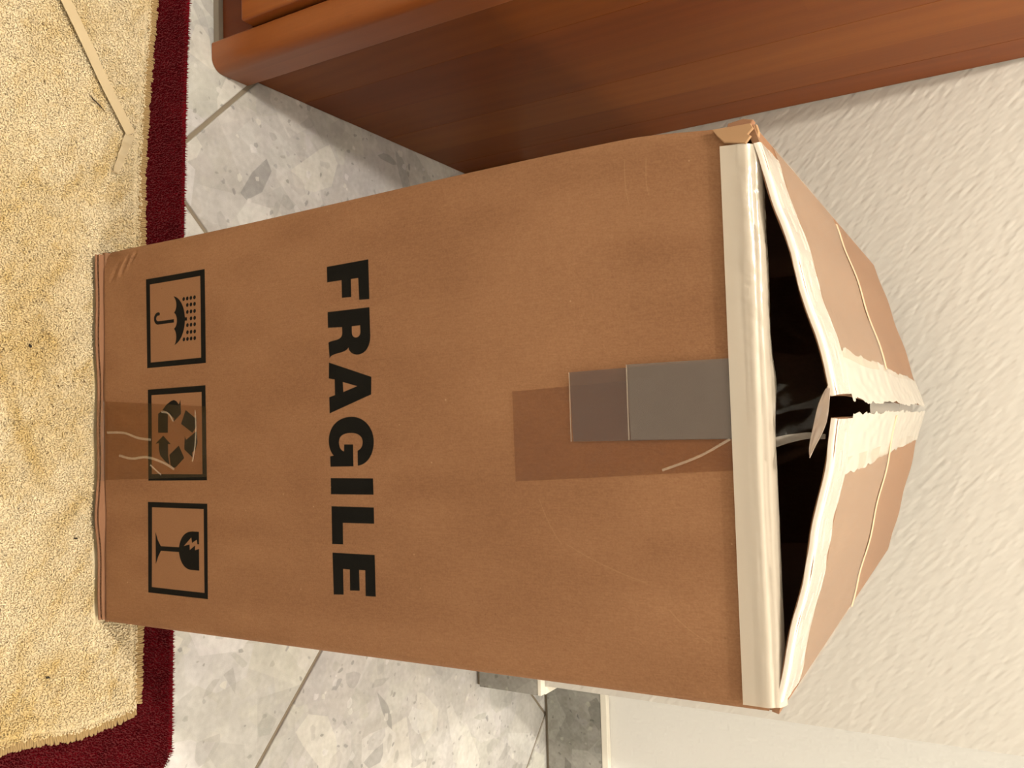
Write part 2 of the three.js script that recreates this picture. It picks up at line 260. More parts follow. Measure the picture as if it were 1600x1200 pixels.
// ---------------------------------------------------------------- red rug
const rugEdge = (x) => 0.5806 + 0.0345 * x + 0.0014 * Math.sin(x * 11) - (x < -0.1 ? 0.02 * (x + 0.1) ** 2 : 0); // far edge, z at x
const RUGX = 0.352;
{
  const t = thing('rug', 'dark crimson red short pile rug lying under the cream mat on the tiles', 'rug', V(0, 0, 0));
  const redBase = std({ color: new THREE.Color().setRGB(0.08, 0.002, 0.004), roughness: 1 });
  const s = new THREE.Shape(); s.moveTo(-0.9, -1.3); s.lineTo(RUGX, -1.3); s.lineTo(RUGX, -rugEdge(RUGX) - 0.03); s.quadraticCurveTo(RUGX, -rugEdge(RUGX) - 0.006, RUGX - 0.03, -rugEdge(RUGX - 0.03)); for (let x = 0.3; x > -0.9; x -= 0.04) s.lineTo(x, -rugEdge(x)); s.lineTo(-0.9, -rugEdge(-0.9)); s.closePath();
  const g = new THREE.ExtrudeGeometry(s, { depth: 0.0035, bevelEnabled: true, bevelThickness: 0.0005, bevelSize: 0.0005, bevelSegments: 1 }); g.rotateX(-Math.PI / 2); g.translate(0, 0.0007, 0);
  mesh('backing', g, redBase, t);
  // pile
  const tuft = new THREE.ConeGeometry(0.00075, 0.0034, 4, 1, true); tuft.translate(0, 0.0017, 0);
  const spots = [], R = rng(7), step = 0.00165;
  const inside = (x, z) => { const e = rugEdge(Math.min(x, RUGX)); if (x > RUGX + 0.002 || z < e) return false; const cx = RUGX - 0.03, cz = e + 0.03; return !(x > cx && z < cz && Math.hypot((x - cx) / 0.031, (z - cz) / 0.031) > 1); };
  for (let x = -0.62; x < RUGX + 0.003; x += step) for (let z = 0.54; z < 0.98; z += step) {
    const px = x + (R() - 0.5) * step, pz = z + (R() - 0.5) * step; if (!inside(px, pz)) continue; const e = rugEdge(px);
    if (pz > e + 0.075 && px < 0.255) continue; if (px > -0.172 && px < 0.175 && pz < 0.67) { if (pz > e + 0.012 || R() < 0.8) continue; } spots.push([px, pz, pz - e, RUGX - px]);
  }
  const pileMat = phys({ color: 0xffffff, roughness: 1, specularIntensity: 0.03 });
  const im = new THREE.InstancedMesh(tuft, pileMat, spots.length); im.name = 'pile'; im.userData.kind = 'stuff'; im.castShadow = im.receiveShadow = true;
  const d = new THREE.Object3D(), col = new THREE.Color();
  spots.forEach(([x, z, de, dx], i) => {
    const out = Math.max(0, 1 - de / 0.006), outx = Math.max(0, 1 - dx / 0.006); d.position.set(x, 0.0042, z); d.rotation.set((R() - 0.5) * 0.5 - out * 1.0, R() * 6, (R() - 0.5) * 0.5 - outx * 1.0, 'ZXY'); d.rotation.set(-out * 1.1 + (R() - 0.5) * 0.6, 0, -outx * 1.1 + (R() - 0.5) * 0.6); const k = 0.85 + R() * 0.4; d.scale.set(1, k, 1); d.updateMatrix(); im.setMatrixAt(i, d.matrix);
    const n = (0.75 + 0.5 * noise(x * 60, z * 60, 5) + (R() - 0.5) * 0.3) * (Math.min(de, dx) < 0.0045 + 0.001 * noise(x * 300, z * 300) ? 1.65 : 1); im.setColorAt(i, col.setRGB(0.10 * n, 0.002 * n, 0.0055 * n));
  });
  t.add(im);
}

// ---------------------------------------------------------------- cream mat
const matEdge = (x) => 0.6325 + 0.008 * x - (x < 0.0 ? 0.075 * x * x : 0) + 0.0015 * Math.sin(x * 19 + 1); // far edge
const matSide = (z) => 0.2745 + 0.006 * Math.exp(-((z - 0.685) ** 2) / 0.0012) - 0.004 * smooth(0.69, 0.8, z) + 0.0006 * Math.sin(z * 90);
const matWave = (x, z) => { // soft folds running slantwise across the mat
  const a = x * 0.86 + z * 0.5, far = smooth(0.64, 0.70, z); let h = 0.0022 * (fbm(x * 9 + 3, z * 9, 31, 3) - 0.4);
  h -= 0.0022 * Math.exp(-((z - (0.79 + 0.62 * (x - 0.0) * -1 * 0.35)) ** 2) / 0.00018) * smooth(-0.35, -0.1, x) * far; h += 0.0014 * Math.sin(a * 55 + 3 * fbm(x * 6, z * 6, 4, 2)) * far * 0.6; return Math.max(0, h + 0.001);
};
const onBox = (x, z) => x > -0.1775 && x < 0.182 && z < 0.6815;
const nearBox = (x, z) => smooth(0, 0.012, Math.max(-0.1765 - x, x - 0.181, z - 0.682));
{
  const t = thing('mat', 'cream yellow fluffy cotton mat with ochre stains lying under the front of the cardboard box', 'mat', V(0, 0, 0));
  const stain = (x, z) => { // dye and dirt in patches
    const a = x * 0.8 + z * 0.6, c = z * 0.8 - x * 0.6; let s = 0.42 * smooth(0.46, 0.72, fbm(a * 9 + 2, c * 16 + 5, 61, 4)) + 0.5 * smooth(0.5, 0.8, fbm(a * 30, c * 60, 71, 3)) + 0.35 * smooth(0.55, 0.85, fbm(a * 110, c * 190, 77, 2));
    s += 0.8 * Math.exp(-(((x + 0.085) / 0.05) ** 2 + ((z - 0.735) / 0.028) ** 2)) * (0.5 + fbm(x * 50, z * 50, 81, 2)); const l = z - (0.757 - 0.42 * (x + 0.02)); s += 0.7 * Math.exp(-(l * l) / 0.00006) * smooth(-0.12, -0.05, x) * (1 - smooth(0.03, 0.07, x)) * (0.4 + fbm(x * 60, z * 60, 83, 2));
    return clamp(s);
  };
  const tint = (x, z, out) => { const s = stain(x, z), n = 0.93 + 0.14 * fbm(x * 130, z * 130, 91, 2); out.setRGB(lerp(0.70, 0.565, s) * n, lerp(0.58, 0.41, s) * n, lerp(0.385, 0.18, s) * n); };
  const nx = 190, nz = 100, top = (u, v) => { const x0 = -0.75; let z = lerp(1.15, 0.6, v), xr = matSide(lerp(1.15, 0.63, v)); const x = lerp(x0, xr, u); z = lerp(1.15, matEdge(x), v); const e = Math.min(z - matEdge(x), matSide(z) - x); return V(x, 0.0078 + matWave(x, z) * nearBox(x, z) * smooth(0, 0.02, e), z); };
  const g = sheet((u, v) => top(u, v), nx, nz, 0.0032); const p = g.attributes.position, ca = new Float32Array(p.count * 3), c = new THREE.Color();
  for (let i = 0; i < p.count; i++) { tint(p.getX(i), p.getZ(i), c); ca.set([c.r, c.g, c.b], i * 3); } g.setAttribute('color', new THREE.BufferAttribute(ca, 3));
  mesh('backing', g, std({ vertexColors: true, roughness: 0.95 }), t);
  // looped cotton pile
  const curl = (() => { const pts = [V(0, 0, 0), V(0.0003, 0.0014, 0.0001), V(0.0010, 0.0021, 0.0002), V(0.0017, 0.0016, 0.0001)]; return new THREE.TubeGeometry(new THREE.CatmullRomCurve3(pts), 4, 0.0008, 4, false); })();
  const spots = [], R = rng(17), step = 0.0016;
  for (let x = -0.75; x < 0.29; x += step) for (let z = 0.56; z < 1.15; z += step) { const px = x + (R() - 0.5) * step * 1.4, pz = z + (R() - 0.5) * step * 1.4; if (pz < matEdge(px) + 0.001 || px > matSide(pz) - 0.001 || onBox(px, pz)) continue; spots.push([px, pz]); }
  const im = new THREE.InstancedMesh(curl, phys({ color: 0xffffff, roughness: 0.95, sheen: 0.3, sheenColor: new THREE.Color(1, 0.95, 0.8), sheenRoughness: 0.6 }), spots.length); im.name = 'pile'; im.userData.kind = 'stuff'; im.castShadow = im.receiveShadow = true;
  const d = new THREE.Object3D(), col = new THREE.Color();
  spots.forEach(([x, z], i) => {
    const e = Math.min(z - matEdge(x), matSide(z) - x), groove = e > 0.0055 && e < 0.0095 ? 0.45 : 1;
    d.position.set(x, 0.0075 + matWave(x, z) * nearBox(x, z) * smooth(0, 0.02, e), z); d.rotation.set((R() - 0.5) * 0.5, R() * 6.28, (R() - 0.5) * 0.5); const s = (0.68 + R() * 0.4); d.scale.set(s, s * groove, s); d.updateMatrix(); im.setMatrixAt(i, d.matrix);
    tint(x, z, col); col.multiplyScalar(R() < 0.012 ? 0.5 : 0.94 + R() * 0.12); im.setColorAt(i, col);
  });
  t.add(im);
  // overlocked border: a row of ochre stitches
  const st = new THREE.CapsuleGeometry(0.0013, 0.0062, 3, 6); st.rotateZ(Math.PI / 2); const parts = [], Q = rng(5), m4 = new THREE.Matrix4(), e = new THREE.Euler();
  const stitch = (x, z, turn) => { const s = 0.75 + Q() * 0.5; m4.compose(V(x, 0.0082 + Q() * 0.001, z), new THREE.Quaternion().setFromEuler(e.set(0, turn + (Q() - 0.5) * 0.5, 0.12)), V(s, 1, 1)); parts.push(st.clone().applyMatrix4(m4)); };
  for (let x = -0.75; x < 0.27; x += 0.0021) stitch(x, matEdge(x) - 0.001 + (Q() - 0.5) * 0.0016, Math.PI / 2);
  for (let z = 0.637; z < 1.15; z += 0.0021) stitch(matSide(z) + 0.001 + (Q() - 0.5) * 0.0016, z, 0);
  const b = mesh('stitched_border', mergeGeometries(parts), std({ color: new THREE.Color().setRGB(0.33, 0.22, 0.095), roughness: 0.9 }), t); b.userData.kind = 'stuff'; b.userData.label = 'ochre overlocked border';
  // bits of lint nobody could count
  const lint = [], L = rng(29); const bit = new THREE.CapsuleGeometry(0.00038, 0.0016, 2, 5); bit.rotateZ(Math.PI / 2);
  for (let i = 0; i < 150; i++) { const near = i < 90; const x = near ? -0.075 + (L() + L() - 1) * 0.11 : -0.45 + L() * 0.72, z = near ? 0.735 + (L() + L() - 1) * 0.05 : 0.64 + L() * 0.2; if (onBox(x, z) || z < matEdge(x) + 0.01 || x > matSide(z) - 0.01) continue; const s = 0.4 + L() * 0.75; m4.compose(V(x, 0.0104 + matWave(x, z), z), new THREE.Quaternion().setFromEuler(e.set(0, L() * 6, (L() - 0.5) * 0.6)), V(s, s, s)); lint.push(bit.clone().applyMatrix4(m4)); }
  const l = mesh('lint', mergeGeometries(lint), std({ color: 0x5a4420, roughness: 0.9 }), t); l.userData.kind = 'stuff';
}
// three bigger crumbs on the mat
function crumb(label, x, z, len, turn, thin) {
  const pts = [0, 0.3, 0.65, 1].map((k, i) => V((k - 0.5) * len, 0.0002 * (i % 2), [0, 0.0004, -0.0003, 0.0001][i])); const g = new THREE.TubeGeometry(new THREE.CatmullRomCurve3(pts), 10, thin, 6, false);
  const p = g.attributes.position; for (let i = 0; i < p.count; i++) { const k = 1 - 0.8 * Math.abs(2 * (p.getX(i) / len)) ** 2; p.setY(i, p.getY(i) * k); p.setZ(i, p.getZ(i) * k); } g.computeVertexNormals(); g.rotateY(turn);
  const m = mesh('crumb', g, std({ color: 0x1e160c, roughness: 0.8 }), scene); m.position.set(x, 0.0118 + matWave(x, z), z); m.userData = { label, category: 'crumb' };
}
crumb('thin dark crumb beside the pale plastic strip on the cream mat', -0.3254, 0.6795, 0.022, 0.95, 0.00065);
crumb('small black crumb on the cream mat in front of the broken glass symbol', 0.0975, 0.7025, 0.0042, 1.2, 0.0008);
crumb('small black crumb on the cream mat near its right hand edge', 0.2188, 0.7282, 0.0042, 1.2, 0.0009);
crumb('dark crumb on the brown stain of the cream mat in front of the umbrella symbol', -0.0803, 0.7451, 0.0042, 0.5, 0.0011);

// ---------------------------------------------------------------- plastic strip on the mat
{
  const t = thing('plastic_strip', 'flat pale plastic strip bent near its end, lying on the cream mat', 'strip', V(0, 0, 0));
  const m = phys({ color: 0xccb894, roughness: 0.45, clearcoat: 0.3, transparent: true, opacity: 0.85 }), m2 = phys({ color: 0xd0bd9a, roughness: 0.45, clearcoat: 0.3, transparent: true, opacity: 0.55 });
  const A = V(-0.640, 0.0125, 0.857), B = V(-0.3035, 0.0125, 0.6443), C = V(-0.2597, 0.0122, 0.6602);
  const run = (P, Q, w0, w1, lift) => sheet((u, v) => { const k = v, dir = Q.clone().sub(P), n = V(-dir.z, 0, dir.x).normalize(), x = P.clone().lerp(Q, k); x.addScaledVector(n, (0.5 - u) * lerp(w0, w1, k)); x.y += lift + matWave(x.x, x.z) + 0.0006 * Math.sin(k * 20) ; return x; }, 6, 40, 0.0006);
  mesh('long_end', run(A, B, 0.0108, 0.0108, 0.0012), m, t); mesh('short_end', run(B, C, 0.0104, 0.0066, 0.0006), m2, t);
}

// ---------------------------------------------------------------- the cardboard box
{
  const W = 0.357, H = 0.6258, D = 0.597;
  const b = thing('cardboard_box', 'tall brown cardboard box printed FRAGILE with its taped top flaps partly open', 'box', V(-0.17654, 0.022, 0.67789));
  b.rotation.set(-0.02, 0.00436, 0, 'YXZ');
  // print on the front, in millimetres from the lower left corner
  const INK = '#0b0905', px = 3.2;
  const F = [
    [[51.4, 282.6], [51.2, 325], [81.2, 325.5], [80.7, 315.5], [64, 314.8], [63.9, 307.3], [77.7, 307.4], [77.3, 298], [63.6, 297.7], [63.5, 282.7]],
    [[126.5, 283.5], [138.9, 283.2], [140, 289.2], [152.4, 289.3], [153.9, 283.3], [166.6, 283.6], [153.4, 325.7], [140, 326.2]],
    [[218.1, 283.4], [218.2, 325.9], [230.6, 326], [230.8, 283.3]], [[240.4, 283.4], [240.5, 325.9], [252.8, 325.8], [253.1, 294.6], [269.9, 294.3], [270.1, 283.2]],
    [[277, 283.2], [276.8, 325.4], [308.5, 325.3], [308.7, 315.5], [289, 315.8], [289, 309.7], [305.1, 309.5], [305.5, 300.1], [289.2, 300.5], [289.1, 293.6], [309.2, 293.3], [309.8, 283.3]]];
  const ARROWS = [
    [[157.1, 82.8], [152.6, 88.1], [149.4, 94.5], [148.6, 98.5], [149.7, 101.9], [152.9, 105.3], [148.7, 107.4], [161.4, 108], [167.9, 97.7], [165.2, 98.8], [160.9, 92], [158.4, 88]],
    [[160.4, 76.9], [158.1, 81.6], [158.5, 86.3], [160.9, 90.3], [177.9, 90], [177.6, 76.6]], [[158.2, 114.2], [166.6, 128], [173.4, 127.9], [178.6, 122.8], [170.3, 107.9]],
    [[181.5, 112.7], [184.9, 114.4], [178, 126.7], [178, 128.4], [187.8, 129.3], [193.9, 126.4], [196.1, 122.3], [200.6, 123], [193.3, 112]],
    [[189.8, 104.7], [200.9, 111.9], [208.9, 101], [209.7, 97.6], [207, 93.6], [198.1, 92]], [[187.7, 73], [180.5, 83.6], [188.4, 93.9], [188, 90.1], [199.2, 90.3], [206.6, 91.9], [203.4, 85.6], [198.3, 79.3], [192.5, 77.6], [187, 77.7]]];
  const tw = Math.round(357 * px), th = Math.round(625.8 * px);
  const printTex = canvasTex(tw, th, (g) => {
    kraftPaint(g, tw, th, 131);
    const X = (s) => s * px, Y = (t) => th - t * px, poly = (pts, fill) => { g.fillStyle = fill; g.beginPath(); pts.forEach(([s, t], i) => g[i ? 'lineTo' : 'moveTo'](X(s), Y(t))); g.closePath(); g.fill(); };
    const kraftCss = `rgb(${KRAFT})`;
    // vertical corrugation telegraphing through the liner, faint pressed lines
    g.lineJoin = 'round';
    F.forEach((p) => poly(p, INK)); poly([[142.4, 297.5], [146.4, 312.3], [150.4, 297.9]], kraftCss);
    const curve = (start, segs) => { g.moveTo(X(start[0]), Y(start[1])); for (const s of segs) s.length === 2 ? g.lineTo(X(s[0]), Y(s[1])) : g.bezierCurveTo(X(s[0]), Y(s[1]), X(s[2]), Y(s[3]), X(s[4]), Y(s[5])); g.closePath(); };
    g.fillStyle = INK; g.beginPath(); curve([87, 282.8], [[87.4, 325.4], [107, 325.8], [126, 327, 125, 305, 115.9, 303.8], [121, 301, 118.5, 286, 123.2, 284.2], [111, 283.3], [108.6, 286, 111.5, 298, 104, 297.8], [99.9, 297.6], [99.1, 283]]); g.fill();
    g.fillStyle = kraftCss; g.beginPath(); curve([100.1, 307.5], [[100.1, 316], [105, 316.2], [110.5, 316, 110.5, 307.6, 105, 307.5]]); g.fill();
    g.fillStyle = INK; g.beginPath(); curve([170.1, 305.5], [[170.5, 318.5, 179, 327.4, 189.5, 327.4], [200, 327.4, 207.5, 320.5, 208.3, 311.3], [196.7, 311.4], [195.6, 314.8, 193.3, 316.6, 189.8, 316.6], [185, 316.4, 182.7, 311.5, 182.7, 304.5], [182.7, 297, 185, 292.7, 189.9, 292.6], [193.6, 292.6, 196.3, 294.2, 197.2, 297.7], [191.7, 298], [191.8, 306.9], [208.8, 306.9], [209, 283.4], [200.9, 283.3], [200.3, 287], [197.5, 283.7, 193.5, 282.1, 189, 282.1], [178, 282.3, 170.1, 291, 170.1, 305.5]]); g.fill();
    const frame = (o, i) => { poly(o, INK); poly(i, kraftCss); };
    frame([[34.3, 60.9], [34.3, 140.3], [117.5, 141], [117.4, 62]], [[39.6, 66.3], [39.6, 134.6], [112.5, 135], [112.6, 67]]);
    frame([[137.5, 62.8], [137.3, 140.3], [220.6, 140.8], [221.4, 62.6]], [[142.8, 67.7], [142.8, 135.3], [215.5, 135.4], [215.5, 67.5]]);
    frame([[241, 61.5], [241.2, 140.6], [324, 139.4], [323.6, 60.5]], [[245.7, 67], [245.8, 136], [319, 135.2], [318.5, 65.4]]);
    // repaint the paper grain inside the frames
    const im = g.getImageData(0, Y(345), tw, X(290)), d = im.data; for (let k = 0; k < d.length; k += 4) if (d[k] > 120) { const n = (hash(k, 3, 9) - 0.5) * 10; d[k] += n; d[k + 1] += n * 0.9; d[k + 2] += n * 0.8; } g.putImageData(im, 0, Y(345));
    ARROWS.forEach((p) => poly(p, INK));
    // umbrella under rain
    g.fillStyle = INK; g.beginPath(); curve([54.2, 99], [[56, 108, 66, 114, 76.2, 114], [87, 114, 96, 108.5, 98.6, 100], [95, 103, 88, 103.5, 83.8, 99.4], [81.5, 104.5, 72, 104.5, 69.2, 99.6], [65.5, 104, 58, 103.6, 54.2, 99]]); g.fill();
    poly([[74.8, 113.5], [75, 116.7], [77.8, 116.7], [77.7, 113.5]], INK); poly([[75.1, 99.2], [78, 99.2], [78, 77], [75.1, 77]], INK);
    g.strokeStyle = INK; g.lineWidth = 2.9 * px; g.lineCap = 'round'; g.beginPath(); g.arc(X(72.4), Y(77.5), 4.15 * px, 0, Math.PI * 1.08); g.stroke();
    const rows = [58, 63.9, 70.2, 76.4, 82.1, 88.5, 94.5], first = [112.6, 116.8, 117.4, 121.8, 117.7, 117.9, 113.4];
    rows.forEach((s, i) => { for (let t = 126.8; t > first[i] - 1; t -= 4.75) { g.beginPath(); g.ellipse(X(s), Y(t), 1.75 * px, 1.6 * px, 0.5, 0, 6.3); g.fill(); } });
    // broken glass
    g.fillStyle = INK; g.beginPath(); curve([268.4, 71.6], [[275.5, 74.5], [280.8, 78.5], [280.7, 103.2], [270, 105.5, 266.3, 113, 266, 121], [266, 129.4], [299.9, 129], [299.9, 119], [299.6, 109, 293.5, 104.5, 284.8, 103], [284.9, 78.5], [289.8, 75], [297.2, 71.3]]); g.fill();
    poly([[279.4, 109.3], [271.2, 119.5], [276, 120.3], [272.9, 126.6], [276.9, 127.2], [276.9, 129.6], [281, 129.6], [282.4, 123.9], [278.2, 124.2], [282.5, 117.3], [277.6, 117]], kraftCss);
    // scuffs and specks of the paper itself
    const R = rng(3); for (let i = 0; i < 60; i++) { g.fillStyle = i % 3 ? 'rgba(90,60,35,.25)' : 'rgba(215,180,140,.35)'; g.beginPath(); g.arc(R() * tw, R() * th, 0.8 + R() * 1.6, 0, 6.3); g.fill(); }
    g.strokeStyle = 'rgba(205,165,120,.16)'; g.lineWidth = 2; for (const [s0, t0, s1, t1] of [[262, 490, 284, 545], [232, 470, 262, 486], [16, 541, 44, 543], [17, 556, 40, 557], [300, 560, 318, 585]]) { g.beginPath(); g.moveTo(X(s0), Y(t0)); g.quadraticCurveTo(X((s0 + s1) / 2 + 3), Y((t0 + t1) / 2 - 2), X(s1), Y(t1)); g.stroke(); }
  });
  printTex.wrapS = printTex.wrapT = THREE.ClampToEdgeWrapping;
  const printMat = phys({ map: printTex, roughness: 0.85, specularIntensity: 0.35, bumpMap: repeat(kraftBump, 3, 5), bumpScale: 0.00012 });
  // front panel: slightly bowed, both upright edges rolled back, crumpled in its lower left corner
  const EDGE = 0.007, TR = 0.0075, TT = H - TR;
  const groove = (s, t, s0, t0, s1, t1, d, w) => { const dx = s1 - s0, dy = t1 - t0, L = dx * dx + dy * dy, k = clamp(((s - s0) * dx + (t - t0) * dy) / L), q = (s - s0 - k * dx) ** 2 + (t - t0 - k * dy) ** 2; return d * Math.exp(-q / (w * w)) * Math.sin(Math.PI * clamp(0.1 + 0.8 * k)); };
  const front = (s, t) => {
    let z = 0.0016 * Math.sin(Math.PI * s / W) * Math.sin(Math.PI * t / H) + 0.0006 * (fbm(s * 14, t * 10, 7, 2) - 0.5);
    if (s < 0.06 && t < 0.09) { z -= groove(s, t, 0.020, 0.0345, 0.006, 0.047, 0.0022, 0.0016) + groove(s, t, 0.0245, 0.025, 0.0105, 0.036, 0.0018, 0.0018) + groove(s, t, 0.030, 0.009, 0.013, 0.022, 0.0016, 0.0018); z += groove(s, t, 0.023, 0.031, 0.008, 0.043, 0.0016, 0.002) + groove(s, t, 0.029, 0.018, 0.012, 0.03, 0.0012, 0.002); z -= 0.004 * (1 - smooth(0, 0.02, s)) * (1 - smooth(0, 0.03, t)); }
    z -= 0.0006 * Math.exp(-((s - 0.0) ** 2) / 0.0004) * 0; return z;
  };
  const bulge = (t) => { const k = t / H; return 0.0078 * smooth(0.1, 0.85, k) * (1 - smooth(0.86, 1.0, k) * 0.85); };
  const wrapS = (a) => { // arc length across the panel -> s, z: a little round the corners
    const q = Math.PI / 2 * EDGE; if (a < q) { const th = Math.PI / 2 * (1 - a / q); return [EDGE - EDGE * Math.sin(th), -EDGE + EDGE * Math.cos(th)]; } const flat = W - 2 * EDGE; if (a < q + flat) return [EDGE + a - q, 0]; const th = Math.PI / 2 * Math.min(1, (a - q - flat) / q); return [W - EDGE + EDGE * Math.sin(th), -EDGE + EDGE * Math.cos(th)];
  };
  const total = W - 2 * EDGE + Math.PI * EDGE;
  const warp = (u) => { const n = 12 / 190; return u < n ? u / n * 0.055 + 0 : 0.055 + (u - n) / (1 - n) * 0.945; };
  mesh('front_panel', sheet((u, v) => { const k = u < 0.5 ? 0.5 * (2 * u) ** 1.35 : 1 - 0.5 * (2 * (1 - u)) ** 1.35, [s, z] = wrapS(k * total), t = TT * v ** 1.25; return V(s - bulge(t) * (1 - smooth(0, 0.16, s)), t, z + front(s, t)); }, 190, 210, 0.004, (u, v) => { const k = u < 0.5 ? 0.5 * (2 * u) ** 1.35 : 1 - 0.5 * (2 * (1 - u)) ** 1.35; return [wrapS(k * total)[0] / W, TT * v ** 1.25 / H]; }), printMat, b);
  // other walls
  const muv = (w, h) => (u, v) => [u * w * 3, v * h * 3];
  const taper = (t, d) => 0.017 * d / D * smooth(0.2, 1, t / H); // the right wall leans in at its rear upper corner
  mesh('left_panel', sheet((u, v) => V(0.0002 - bulge(v * (H - 0.004)) * (0.35 + 0.65 * u), v * (H - 0.004), -D + 0.004 + u * (D - 0.004 - EDGE)), 20, 20, 0.004, muv(D, H)), kraft, b);
  mesh('right_panel', sheet((u, v) => { const d = EDGE + u * (D - EDGE - 0.004), t = v * (H - 0.004); return V(W - 0.0002 - taper(t, d), t, -d); }, 20, 20, 0.004, muv(D, H)), kraft, b);
  mesh('back_panel', sheet((u, v) => { const t = v * (H - 0.002); return V((W - taper(t, D)) * (1 - u), t, -D); }, 10, 10, 0.004, muv(W, H)), kraft, b);
  mesh('bottom_panel', box(0.001, W - 0.001, -0.0042, -0.0002, -D + 0.001, -0.001), kraft, b);
  // lower layers of the bottom: liners with fluting between, wavy at the front
  const wav = (s) => 0.0012 * Math.sin(s * 31) + 0.0010 * Math.sin(s * 77 + 1) + 0.0022 * Math.exp(-((s - 0.258) ** 2) / 0.0004);
  const layer = (y, out, th) => sheet((u, v) => { const s = 0.003 + u * (W - 0.006), z = lerp(-D + 0.002, out, v); return V(s, y + (v > 0.9 ? wav(s) * (v - 0.9) * 10 : 0) * 0.6, z + wav(s) * smooth(0.88, 1, v)); }, 70, 20, th);
  mesh('bottom_flap', layer(-0.0046, 0.0026, 0.0011), kraftEdge, b); mesh('bottom_flap', layer(-0.0078, 0.0042, 0.0011), kraftEdge, b);
  mesh('fluting', sheet((u, v) => { const s = 0.004 + u * (W - 0.008); return V(s, -0.0066 + 0.0009 * Math.sin(s / 0.0064 * 6.283), lerp(-0.03, 0.0018, v) + (v > 0.5 ? wav(s) : 0)); }, 440, 2, 0.0003), kraftDark, b);
  // front flap folded down into the box: the rolled upper rim
  mesh('front_flap', sheet((u, v) => { const s = 0.012 + u * (W - 0.02), L = v * (Math.PI * TR + 0.10), a = Math.min(Math.PI, L / TR), over = Math.max(0, L - Math.PI * TR), w = 0.0006 * Math.sin(s * 40) + 0.0005 * Math.sin(s * 95); return V(s, TT + TR * Math.sin(a) - over + w * Math.sin(a / 2), -TR + TR * Math.cos(a) - over * 0.1 + front(s, TT) * (1 - v)); }, 60, 40, 0.0035, muv(W, 0.12)), kraft, b);
  // side flaps rising to a low ridge in the middle
  const T0 = H - 0.0008;
  const flapAt = (side) => (u, d, lift = 0) => { const hinge = side < 0 ? 0.0003 : W - 0.0003 - 0.017 * d / D, ridge = side < 0 ? 0.1685 - 0.004 * Math.sin(d * 30) * 0.3 : 0.1825 - 0.002 * d / D, rise = 0.042 + 0.004 * d / D + 0.001 * Math.sin(d * 9), bow = 0.0022 * Math.sin(Math.PI * u) + 0.0012 * Math.sin(u * 17 + d * 6) * smooth(0, 0.2, u), s = lerp(hinge, ridge, u), len = Math.abs(ridge - hinge), nx = (side < 0 ? -rise : rise) / len; const k = 1 / Math.hypot(1, nx); return V(s + nx * k * lift, T0 + rise * u + bow * 0.6 + k * lift, -0.0015 - d); };
  const jag = (x, s) => 0.0005 * noise(x * 220, s, 3) + 0.0009 * noise(x * 60, s, 5) - 0.0008;
  for (const side of [-1, 1]) {
    const P = flapAt(side), U = (u) => side < 0 ? u : 1 - u, DF = 0.583;
    const flap = mesh('side_flap', sheet((u, v) => P(U(u), DF * v), 50, 50, 0.0042, muv(0.17, DF)), kraft, b);
    // broad tape folded over the front edge of the flap
    mesh('edge_tape', sheet((u, v) => {
      const uu = U(lerp(side < 0 ? 0.07 : 0.0, side < 0 ? 1.0 : 0.97, u)), w = 0.047 + 0.001 * Math.sin(uu * 5), L = (1 - v) * (w + 0.0035), rip = 0.0009 * (fbm(uu * 12, 3 + side, 5, 2) - 0.5);
      if (L < w - 0.002) return P(uu, w - L, 0.0006 + rip + 0.0006 * noise(uu * 14, L * 160, 4)); const a = Math.min(1, (L - w + 0.002) / 0.004) * Math.PI / 2, down = Math.max(0, L - w - 0.002), q = P(uu, 0.002 - 0.0031 * Math.sin(a), 0.0006 - 0.0025 * (1 - Math.cos(a)) + rip); q.y -= down; return q;
    }, 70, 30, 0.00015), tapeWhite, flap);
    // tape along the ridge
    mesh('ridge_tape', sheet((u, v) => { const d = lerp(0.0465, DF + 0.002, v), w = (side < 0 ? 0.026 : 0.030) + 0.004 * noise(d * 9, 2), a = clamp(U(u)), len = 0.165; const uu = 1 + 0.02 + jag(d, side) / len * 3 - (1 - a) * (w / len + 0.02); return P(uu, d, 0.0005 + 0.0005 * noise(uu * 30, d * 50, 6)); }, 14, 130, 0.00015), tapeRidge, flap);
    // thin glossy film over the front part, ending in a pale raised fold
    for (const [d0, d1, m] of [[0.049, 0.2815, flapFilm], [0.2925, DF, flapFilm2]]) mesh('film', sheet((u, v) => P(side < 0 ? 0.86 * u : 0.86 * (1 - u), lerp(d0, d1, v), 0.0004 + 0.0007 * noise(u * 8, v * 7, 8)), 30, 30, 0.00012), m, flap);
    mesh('crease', sheet((u, v) => { const uu = lerp(side < 0 ? 0.05 : 0.03, 0.845, u), d = 0.287 + 0.0105 * (v - 0.5) + 0.0015 * Math.sin(uu * 7); return P(side < 0 ? uu : 1 - u + 0, d, 0.0010 + 0.0006 * Math.sin(Math.PI * v)); }, 40, 6, 0.0002), creaseMat, flap);
  }
  // tapes on the front
  const flat = (pts, mat, z, name, ripple = 0.0003) => mesh(name, sheet((u, v) => { const s = lerp(lerp(pts[0][0], pts[3][0], u), lerp(pts[1][0], pts[2][0], u), v) / 1000, t = lerp(lerp(pts[0][1], pts[3][1], u), lerp(pts[1][1], pts[2][1], u), v) / 1000; return V(s, t, z + front(s, t) + ripple * noise(s * 120, t * 90, 3)); }, 24, 40, 0.00012), mat, b);
  flat([[157, 451.5], [151, 606], [212.2, 606], [219.8, 452]], tapeBrown, 0.0005, 'brown_tape');
  flat([[146, 496.1], [144, 606], [193, 606], [192.8, 497.6]], tapeGrey2, 0.0011, 'clear_tape');
